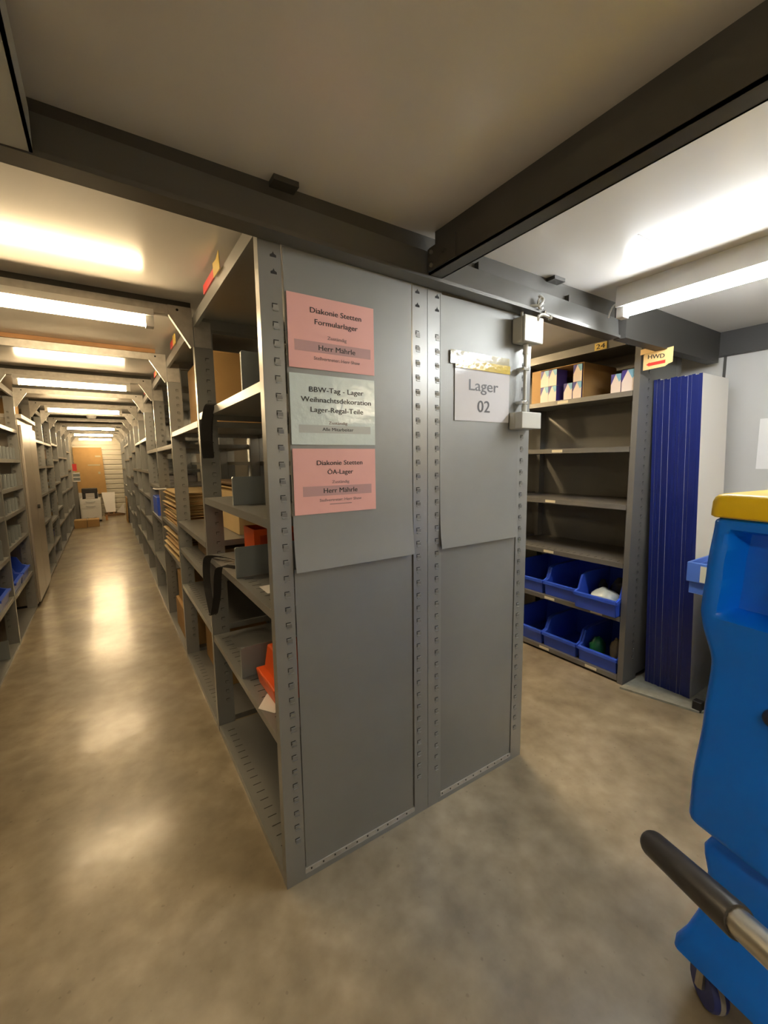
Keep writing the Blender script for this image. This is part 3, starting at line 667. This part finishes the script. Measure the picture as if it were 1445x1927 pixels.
for i in range(4):
    z = .0 + i * .092
    t = thing('folding_crate', ['lowest green plastic crate of the floor stack', 'second green plastic crate of the floor stack', 'third green plastic crate of the floor stack', 'topmost green plastic crate of the floor stack'][i], 'crate', (2.4, -.55, z), group='green crates under the table')
    MB().box(2.225, 2.60, -.80, -.42, z + .001, z + .07).build('body', 'green', t, bevel=.004)
    MB().box(2.212, 2.612, -.812, -.408, z + .070, z + .0905).build('rim', 'green', t, bevel=.003)
solo(MB().box(2.255, 2.30, -.345, -.30, .0005, .06), 'black_block', 'black', 'small black block on the floor beside the mat', 'block', bevel=.004)

# ------------------------------------------------------------------ blue cart
cart = thing('cart', 'tall blue plastic cart with a yellow top and black grips', 'cart', (.767, -.835, 0), -.1364)
def lerp(tab, z):
    for (z0, a), (z1, b) in zip(tab, tab[1:]):
        if z0 <= z <= z1:
            u = (z - z0) / (z1 - z0); u = u * u * (3 - 2 * u) if len(tab) > 3 else u; return a + (b - a) * u
    return tab[0][1] if z < tab[0][0] else tab[-1][1]
FAR = [(.45, -.015), (.500, .006), (.60, .005), (.80, -.006), (.92, -.009), (1.05, .016), (1.15, .011), (1.285, .002)]
SID = [(.45, .03), (.500, .0), (.60, .0), (.78, .006), (.92, .014), (1.02, .004), (1.06, 0), (1.285, .004)]
def ss(a, b, x): u = max(0, min(1, (x - a) / (b - a))); return u * u * (3 - 2 * u)
def side_ring(z, yn, xo, dense=True, r=.022, wid=.46, pocket=False, off=0):
    yf = lerp(FAR, z) - off; xs = lerp(SID, z) + xo; ring = []
    n = 70 if dense else 10
    for i in range(n + 1):
        y = yn + (yf - r - yn) * i / n; x = xs
        if pocket:
            e = .010
            zt, zb_ = 1.248, 1.056
            yl = -.040 + .010 * (zt - z) / .19; yr = -.150
            k = ss(yl + e, yl - e, y) * ss(yr - e, yr + e, y) * ss(zb_ - .012, zb_ + .010, z) * ss(zt + .006, zt - .006, z)
            x += .060 * k
            k2 = ss(-.125, -.132, y - (z - .64) * .35) * ss(.50, .505, z) * ss(.612, .606, z); x += .005 * k2
            k3 = ss(-.150, -.156, y) * ss(.665, .671, z - .3 * (y + .15)) * ss(.80, .79, z); x += .004 * k3
        ring.append((x, y, z))
    for i in range(1, 9):
        a = math.pi / 2 * i / 8; ring.append((xs + r - r * math.cos(a), yf - r + r * math.sin(a), z))
    for i in range(9):
        a = math.pi / 2 * i / 8; ring.append((xs + wid - r + r * math.sin(a), yf - r + r * math.cos(a), z))
    ring += [(xs + wid, yn, z)]
    return ring
zs = [.502, .506, .512] + [.52 + (1.268 - .52) * i / 110 for i in range(111)] + [1.272, 1.276, 1.279]
rings = []
for z in zs:
    off = 0
    if z < .52: off = .012 * (1 - ((z - .502) / .018)) ** 2
    if z > 1.268: off = .010 * ((z - 1.268) / .011) ** 2
    r = side_ring(z, -.62, off, pocket=True, off=off); rings.append(r)
# the lower edge slopes down towards the near end
for i, r in enumerate(rings): rings[i] = [(x, y, z + (.10 * y if y < 0 else 0) * max(0, 1 - (z - .502) / .12)) for x, y, z in r]
rings = [list(reversed(r)) for r in rings]
MB().loft(rings).build('body', 'cart', cart, loc=(0, 0, 0), smooth=True)
def rrect(x0, x1, y0, y1, z, r, n=6):
    out = []
    for cx, cy, a0 in ((x1 - r, y1 - r, 0), (x0 + r, y1 - r, 90), (x0 + r, y0 + r, 180), (x1 - r, y0 + r, 270)):
        for i in range(n + 1): a = math.radians(a0 + 90 * i / n); out.append((cx + r * math.cos(a), cy + r * math.sin(a), z))
    return out
tops = [(1.2795, .004), (1.283, .000), (1.292, .000), (1.315, .001), (1.325, .004), (1.330, .008), (1.333, .015), (1.334, .026)]
MB().loft([rrect(-.004 + o, .47 - o, -.63 + o, .008 - o, z, .022) for z, o in tops]).build('yellow_top', 'yellow', cart, loc=(0, 0, 0), smooth=True)
bas = [(.130, .004, .010), (.140, -.012, .008), (.165, -.012, .006), (.20, .0, -.010), (.25, .022, -.022), (.31, .034, -.031), (.37, .036, -.030), (.41, .036, -.020), (.43, .040, -.016), (.445, .050, -.022), (.455, .060, -.03), (.50, .064, -.047), (.506, .065, -.05)]
MB().loft([rrect(x, .45, -.62, yf, z, .02) for z, x, yf in bas]).build('base', 'cart', cart, loc=(0, 0, 0), smooth=True)
def caster(px, py):
    mb = MB(); prof = [(-.019, .036), (-.019, .046), (-.013, .050), (-.006, .0505), (-.006, .0515), (.006, .0515), (.006, .0505), (.013, .050), (.019, .046), (.019, .036)]
    ca, sa = math.cos(-.50), math.sin(-.50); rings = []
    n = 24
    for a, r in prof: rings.append([(px + a * ca - 0, py + a * sa, 0) for _ in range(1)] and [(px + a * ca - r * math.cos(2 * math.pi * i / n) * sa, py + a * sa + r * math.cos(2 * math.pi * i / n) * ca, .0515 + r * math.sin(2 * math.pi * i / n)) for i in range(n)])
    mb.loft(rings)
    for i, f in enumerate(mb.f):
        seg = i // n
        if seg in (3, 4, 5): mb.m[i] = 1
    o = mb.build('caster', ['wheelblue', 'wheelgrey'], cart, loc=(0, 0, 0), smooth=True)
    fk = MB()
    for s in (-1, 1):
        ox, oy = s * .024 * ca, s * .024 * sa
        fk.tube([(px + ox, py + oy, .052), (px + ox * .9, py + oy * .9, .115)], [.012, .010], 8)
    fk.tube([(px, py, .112), (px, py, .131)], .022, 12); fk.tube([(px - .027 * ca, py - .027 * sa, .0515), (px + .027 * ca, py + .027 * sa, .0515)], .006, 8)
    f = fk.build('fork', 'steel', None, loc=(0, 0, 0), smooth=True); f.parent = o
for px, py in ((.052, -.056), (.38, -.056), (.052, -.54), (.38, -.54)): caster(px, py)
def handle(tip, d, glen, plen, bend):
    tip = Vector(tip); d = Vector(d).normalized(); r = .0205
    pts = [tip + d * (r * (1 - math.cos(a))) for a in [math.pi / 2 * i / 6 for i in range(7)]]; rr = [max(.001, r * math.sin(math.pi / 2 * i / 6)) for i in range(7)]
    e = tip + d * glen
    MB().tube(pts + [e - d * .004, e], rr + [r * 1.06, r * 1.0], 20).build('grip', 'grip', cart, loc=(0, 0, 0), smooth=True)
    MB().tube(curve_pts([e - d * .002, e + d * plen] + bend, 8), .0175, 16).build('handle_tube', 'steel', cart, loc=(0, 0, 0), smooth=True)
HANDLES = True
# grip positions in the cart frame
def to_local(p):
    q = Matrix([list(r) for r in cart['_inv']]) @ Vector(p); return q
g1, g2 = to_local((.3185, -.9349, .7790)), to_local((.2189, -1.0877, .8402))
d1 = g2 - g1
e1 = g1 + d1.normalized() * (d1.length + .10)
handle(g1, d1, d1.length, .10, [e1 + d1.normalized() * .10, e1 + d1.normalized() * .14 + Vector((.10, -.03, 0)), Vector((.02, e1.y - .17, e1.z + .05)), Vector((.05, -.60, e1.z))])
g3 = to_local((.7690, -.9635, .8507))
handle(g3, d1, .19, .03, [g3 + d1.normalized() * .26 + Vector((.03, 0, 0)), Vector((.03, -.42, g3.z + .06))])

# ------------------------------------------------------------------ left racks: dividers and bins
def ldiv(ys, z, h, label, grp, m='divider'):
    for i, y in enumerate(reversed(ys)): divider(XL - .012, y, z, label % ORD[i], h, .22, -1, grp, m)
ldiv([3.14, 3.3, 3.46, 3.62, 3.78, 3.92], 1.47, .105, 'grey shelf divider, %s from the locker, second shelf of the left rack', 'second shelf dividers, left rack')
ldiv([3.2, 3.36, 3.52, 3.68, 3.84], 1.227, .115, 'grey shelf divider, %s from the locker, third shelf of the left rack', 'third shelf dividers, left rack')
ldiv([3.25, 3.42, 3.6, 3.76], 1.02, .11, 'grey shelf divider, %s from the locker, fourth shelf of the left rack', 'fourth shelf dividers, left rack')
ldiv([3.25, 3.42, 3.6, 3.76], .768, .115, 'grey shelf divider, %s from the locker, fifth shelf of the left rack', 'fifth shelf dividers, left rack')
ldiv([2.55, 2.75, 2.9], .717, .15, 'grey shelf divider at the left edge, %s of three from the right', 'dividers at the left edge')
ldiv([2.72], .02, .14, 'grey shelf divider standing on the bottom shelf, left edge, %s seen', 'dividers at the left edge, bottom')
carton('brown cardboard box on the top left shelf beside the locker', -1.55, -1.2, 3.2, 3.9, 1.745, .30, 'card')
carton('brown cardboard backing box behind the second shelf dividers', -1.56, -1.36, 3.15, 3.95, 1.47, .24, 'card', flaps=False)
carton('brown cardboard backing box behind the third shelf dividers', -1.56, -1.36, 3.15, 3.95, 1.227, .2, 'card', flaps=False)
carton('brown cardboard box behind the fifth shelf dividers', -1.56, -1.36, 3.15, 3.95, .768, .2, 'carddk', flaps=False)
carton('brown cardboard box low in the left rack beside the locker', -1.56, -1.30, 3.2, 3.95, .02, .30, 'card', flaps=False)
bin_box('blue storage bin in the left rack next to the locker', -1.088, 3.73, .385, .36, .40, .19, math.pi, group='blue bins in the left rack')
bin_box('blue storage bin in the left rack, nearer one', -1.088, 3.33, .385, .36, .40, .19, math.pi, group='blue bins in the left rack')
bin_box('blue storage bin low at the very left edge', -1.088, 2.75, .40, .36, .40, .19, math.pi, group='blue bins in the left rack')
t = thing('paper_roll', 'upright cardboard tube with a white end at the left rack', 'roll', (-1.12, 3.22, .02))
MB().tube([(-1.13, 3.20, .021), (-1.13, 3.20, .36)], .035, 14).build('tube', 'rackdk', t, smooth=True); MB().tube([(-1.13, 3.20, .3605), (-1.13, 3.20, .362)], .035, 14).build('end_disc', 'paper', t)
carton('brown cardboard box on top of the locker', -1.5, -1.15, 4.4, 5.0, 1.90, .17, 'card', flaps=False)
# goods far back, each on its own shelf
seen = set()
def far_goods(side, ys, levels, grp):
    for k in range(len(ys) - 1):
        for z, zn in zip(levels[k], list(levels[k][1:]) + [2.05]):
            if rnd.random() < .5:
                w_ = rnd.uniform(.25, .7); y0 = ys[k] + .08 + rnd.uniform(0, .86 - w_); h = min(zn - z - .06, rnd.uniform(.12, .3))
                if h < .05: continue
                kind = rnd.choice(['card', 'cardlt', 'carddk', 'divider', 'bin', 'paper', 'card'])
                lab = {'card': 'brown cardboard box', 'cardlt': 'tan cardboard box', 'carddk': 'dark brown cardboard box', 'divider': 'grey box', 'bin': 'blue box', 'paper': 'white box'}[kind]
                xa = rnd.uniform(.06, .2)
                if (side, k, lab) in seen: continue
                seen.add((side, k, lab))
                if side > 0: x0, x1 = xa, .52
                else: x0, x1 = XL - .46, XL - xa
                carton('%s in the %s bay of the %s row far back' % (lab, ORD[min(11, k + 4)], 'left' if side < 0 else 'right'), x0, x1, y0, y0 + w_, z, h, kind, grp, name='storage_box', flaps=False)
far_goods(1, ysA[4:], levA[4:], 'boxes far back in the right row')
far_goods(-1, ysL2, lvL2, 'boxes far back in the left row')
# boxes added in rack B to block the view and darken the near bays
for k, (y, z, h, m, lab) in enumerate([(.2, 1.13, .24, 'carddk', 'dark box seen through the nearest bay, lower left'), (.62, 1.13, .2, 'carddk', 'dark box seen through the nearest bay, lower right'), (.25, 1.42, .12, 'paper', 'white box seen through the nearest bay'), (.62, 1.42, .2, 'carddk', 'dark box seen through the nearest bay, upper right'), (.3, 1.78, .22, 'carddk', 'dark box on the upper shelf seen through the nearest bay'), (.2, .77, .22, 'carddk', 'dark box low behind the red box'), (.62, .77, .2, 'carddk', 'dark box low behind the shelf divider'), (.2, .03, .3, 'carddk', 'dark box on the floor shelf behind the nearest bay'), (.62, .43, .25, 'carddk', 'dark box behind the orange bin')]):
    carton(lab, .72, 1.08, y - .15, y + .2, z, h, m, flaps=False)
# blue box and white blind in the right row
solo(MB().box(.012, .3, 3.56, 3.98, .891, 1.075), 'blue_box', 'bin', 'blue box standing in the fourth bay of the right row', 'box', bevel=.004)
solo(MB().box(.02, .05, 3.32, 3.36, .891, 1.155), 'wooden_slat', 'wood', 'upright wooden slat beside the blue box in the right row', 'slat')
# smoke detector
t = thing('smoke_detector', 'round white smoke detector under a cross beam of the aisle', 'detector', (-.50, 6 * B, 2.05))
MB().loft([rrect(-.5 - r, -.5 + r, 6 * B - r, 6 * B + r, z, r * .99) for z, r in ((2.05, .02), (2.052, .045), (2.075, .06), (2.0995, .065))]).build('body', 'white', t, smooth=True)
# ------------------------------------------------------------------ end of the aisle
t = thing('cardboard_sheet', 'huge brown cardboard sheet leaning on the end wall', 'cardboard', (-.8, YE - .1, .55))
MB().hexa([(-1.07, YE - .20, .60), (-.40, YE - .20, .60), (-.40, YE - .19, .60), (-1.07, YE - .19, .60), (-1.09, YE - .06, 1.86), (-.44, YE - .06, 1.86), (-.44, YE - .05, 1.86), (-1.09, YE - .05, 1.86)]).build('sheet', 'card', t)
for a in ((-.60, -.47, 1.60, 1.64), (-.78, -.50, 1.37, 1.40), (-.56, -.51, 1.14, 1.20)):
    yy = YE - .206 + .14 * (a[2] - .6) / 1.26; MB().box(a[0], a[1], yy, yy + .002, a[2], a[3]).build('tape_strip', 'tape', t)
carton('plain crate under the huge cardboard sheet', -1.05, -.62, 12.6, 12.95, 0, .59, 'carddk', flaps=False)
t = thing('drawer_unit', 'light grey drawer pedestal at the end of the aisle', 'cabinet', (-.76, 11.6, 0))
MB().box(-.97, -.55, 11.42, 11.9, .03, .56).build('body', 'white', t, bevel=.005)
for i, (za, zb_) in enumerate(((.44, .535), (.33, .43), (.05, .32))):
    d = MB().box(-.955, -.565, 11.405, 11.419, za, zb_).build('drawer', 'white', t, bevel=.003)
    hd = MB().tube(curve_pts([(-.86, 11.40, za + .055), (-.80, 11.385, za + .045), (-.72, 11.385, za + .045), (-.66, 11.40, za + .055)], 5), .006, 6).build('handle', 'divider', None, loc=(0, 0, 0)); 
    hd.data.transform(Matrix.Translation(-Vector(t.location))); hd.parent = d
MB().box(-.96, -.56, 11.44, 11.88, 0, .03).build('plinth', 'dark', t)
t = thing('step_stool', 'black plastic step stool on top of the drawer pedestal', 'stool', (-.77, 11.6, .56))
MB().box(-.92, -.60, 11.48, 11.78, .70, .815).build('top', 'black', t, bevel=.012)
for x in (-.915, -.665):
    for y in (11.485, 11.73): MB().box(x, x + .06, y, y + .045, .561, .6995).build('leg', 'black', t)
t = thing('white_board', 'white board leaning on the end wall right of the pedestal', 'board', (-.35, 12.6, 0))
MB().hexa([(-.46, 12.55, .10), (-.24, 12.55, .10), (-.24, 12.57, .10), (-.46, 12.57, .10), (-.53, 12.78, .63), (-.22, 12.78, .63), (-.22, 12.80, .63), (-.53, 12.80, .63)]).build('panel', 'paper', t)
MB().box(-.42, -.39, 12.56, 12.58, 0, .10).box(-.30, -.27, 12.56, 12.58, 0, .10).build('foot', 'wood', t)
t = thing('white_board', 'white board standing behind the drawer pedestal', 'board', (-.95, 12.3, 0))
MB().box(-1.05, -.60, 12.2, 12.22, 0, .68).build('panel', 'paper', t)
solo(MB().prism([(-.22, .10), (-.04, .34), (-.03, .06)], 'y', 12.40, 12.42), 'folded_board', 'paper', 'small slanted white board in the right end corner', 'board')
solo(MB().box(-.5, -.03, 12.45, 12.9, 0, .055), 'floor_plank', 'carddk', 'dark plank on the floor below the leaning white boards', 'plank')
carton('small brown cardboard box on the floor by the pedestal, left one', -1.06, -.83, 10.25, 10.6, 0, .17, 'card')
carton('small brown cardboard box on the floor by the pedestal, right one', -.82, -.60, 10.35, 10.7, 0, .16, 'card')
solo(MB().box(-.48, -.43, 11.5, 11.56, 0, .12), 'wood_block', 'wood', 'small wooden block beside the drawer pedestal', 'block')
solo(MB().hexa([(-.04, 10.6, 0), (-.02, 10.6, 0), (-.02, 11.3, 0), (-.04, 11.3, 0), (-.02, 10.6, .60), (-.006, 10.6, .60), (-.006, 11.3, .60), (-.02, 11.3, .60)]), 'cardboard_sheet', 'card', 'brown cardboard sheet leaning on the far right rack', 'cardboard')
for i in range(7):
    solo(MB().box(-1.06, -.93, 11.55 + .01 * (i % 2), 11.85, .99 + i * .032, 1.014 + i * .032), 'letter_tray', 'divider' if i % 3 else 'paper', 'flat tray, %s from the bottom of the stack at the far left' % ORD[i], 'tray', 'trays at the far left')
solo(MB().box(-1.06, -.98, 11.6, 11.8, 1.25, 1.42), 'red_folder', 'redlabel', 'red folder standing on the tray stack at the far left', 'folder')
solo(MB().box(-1.4, -1.0, 11.5, 11.9, 0, .985), 'low_shelf', 'rackdk', 'dark low cupboard under the tray stack', 'cupboard')

for o in list(bpy.data.objects):
    if '_inv' in o: del o['_inv']
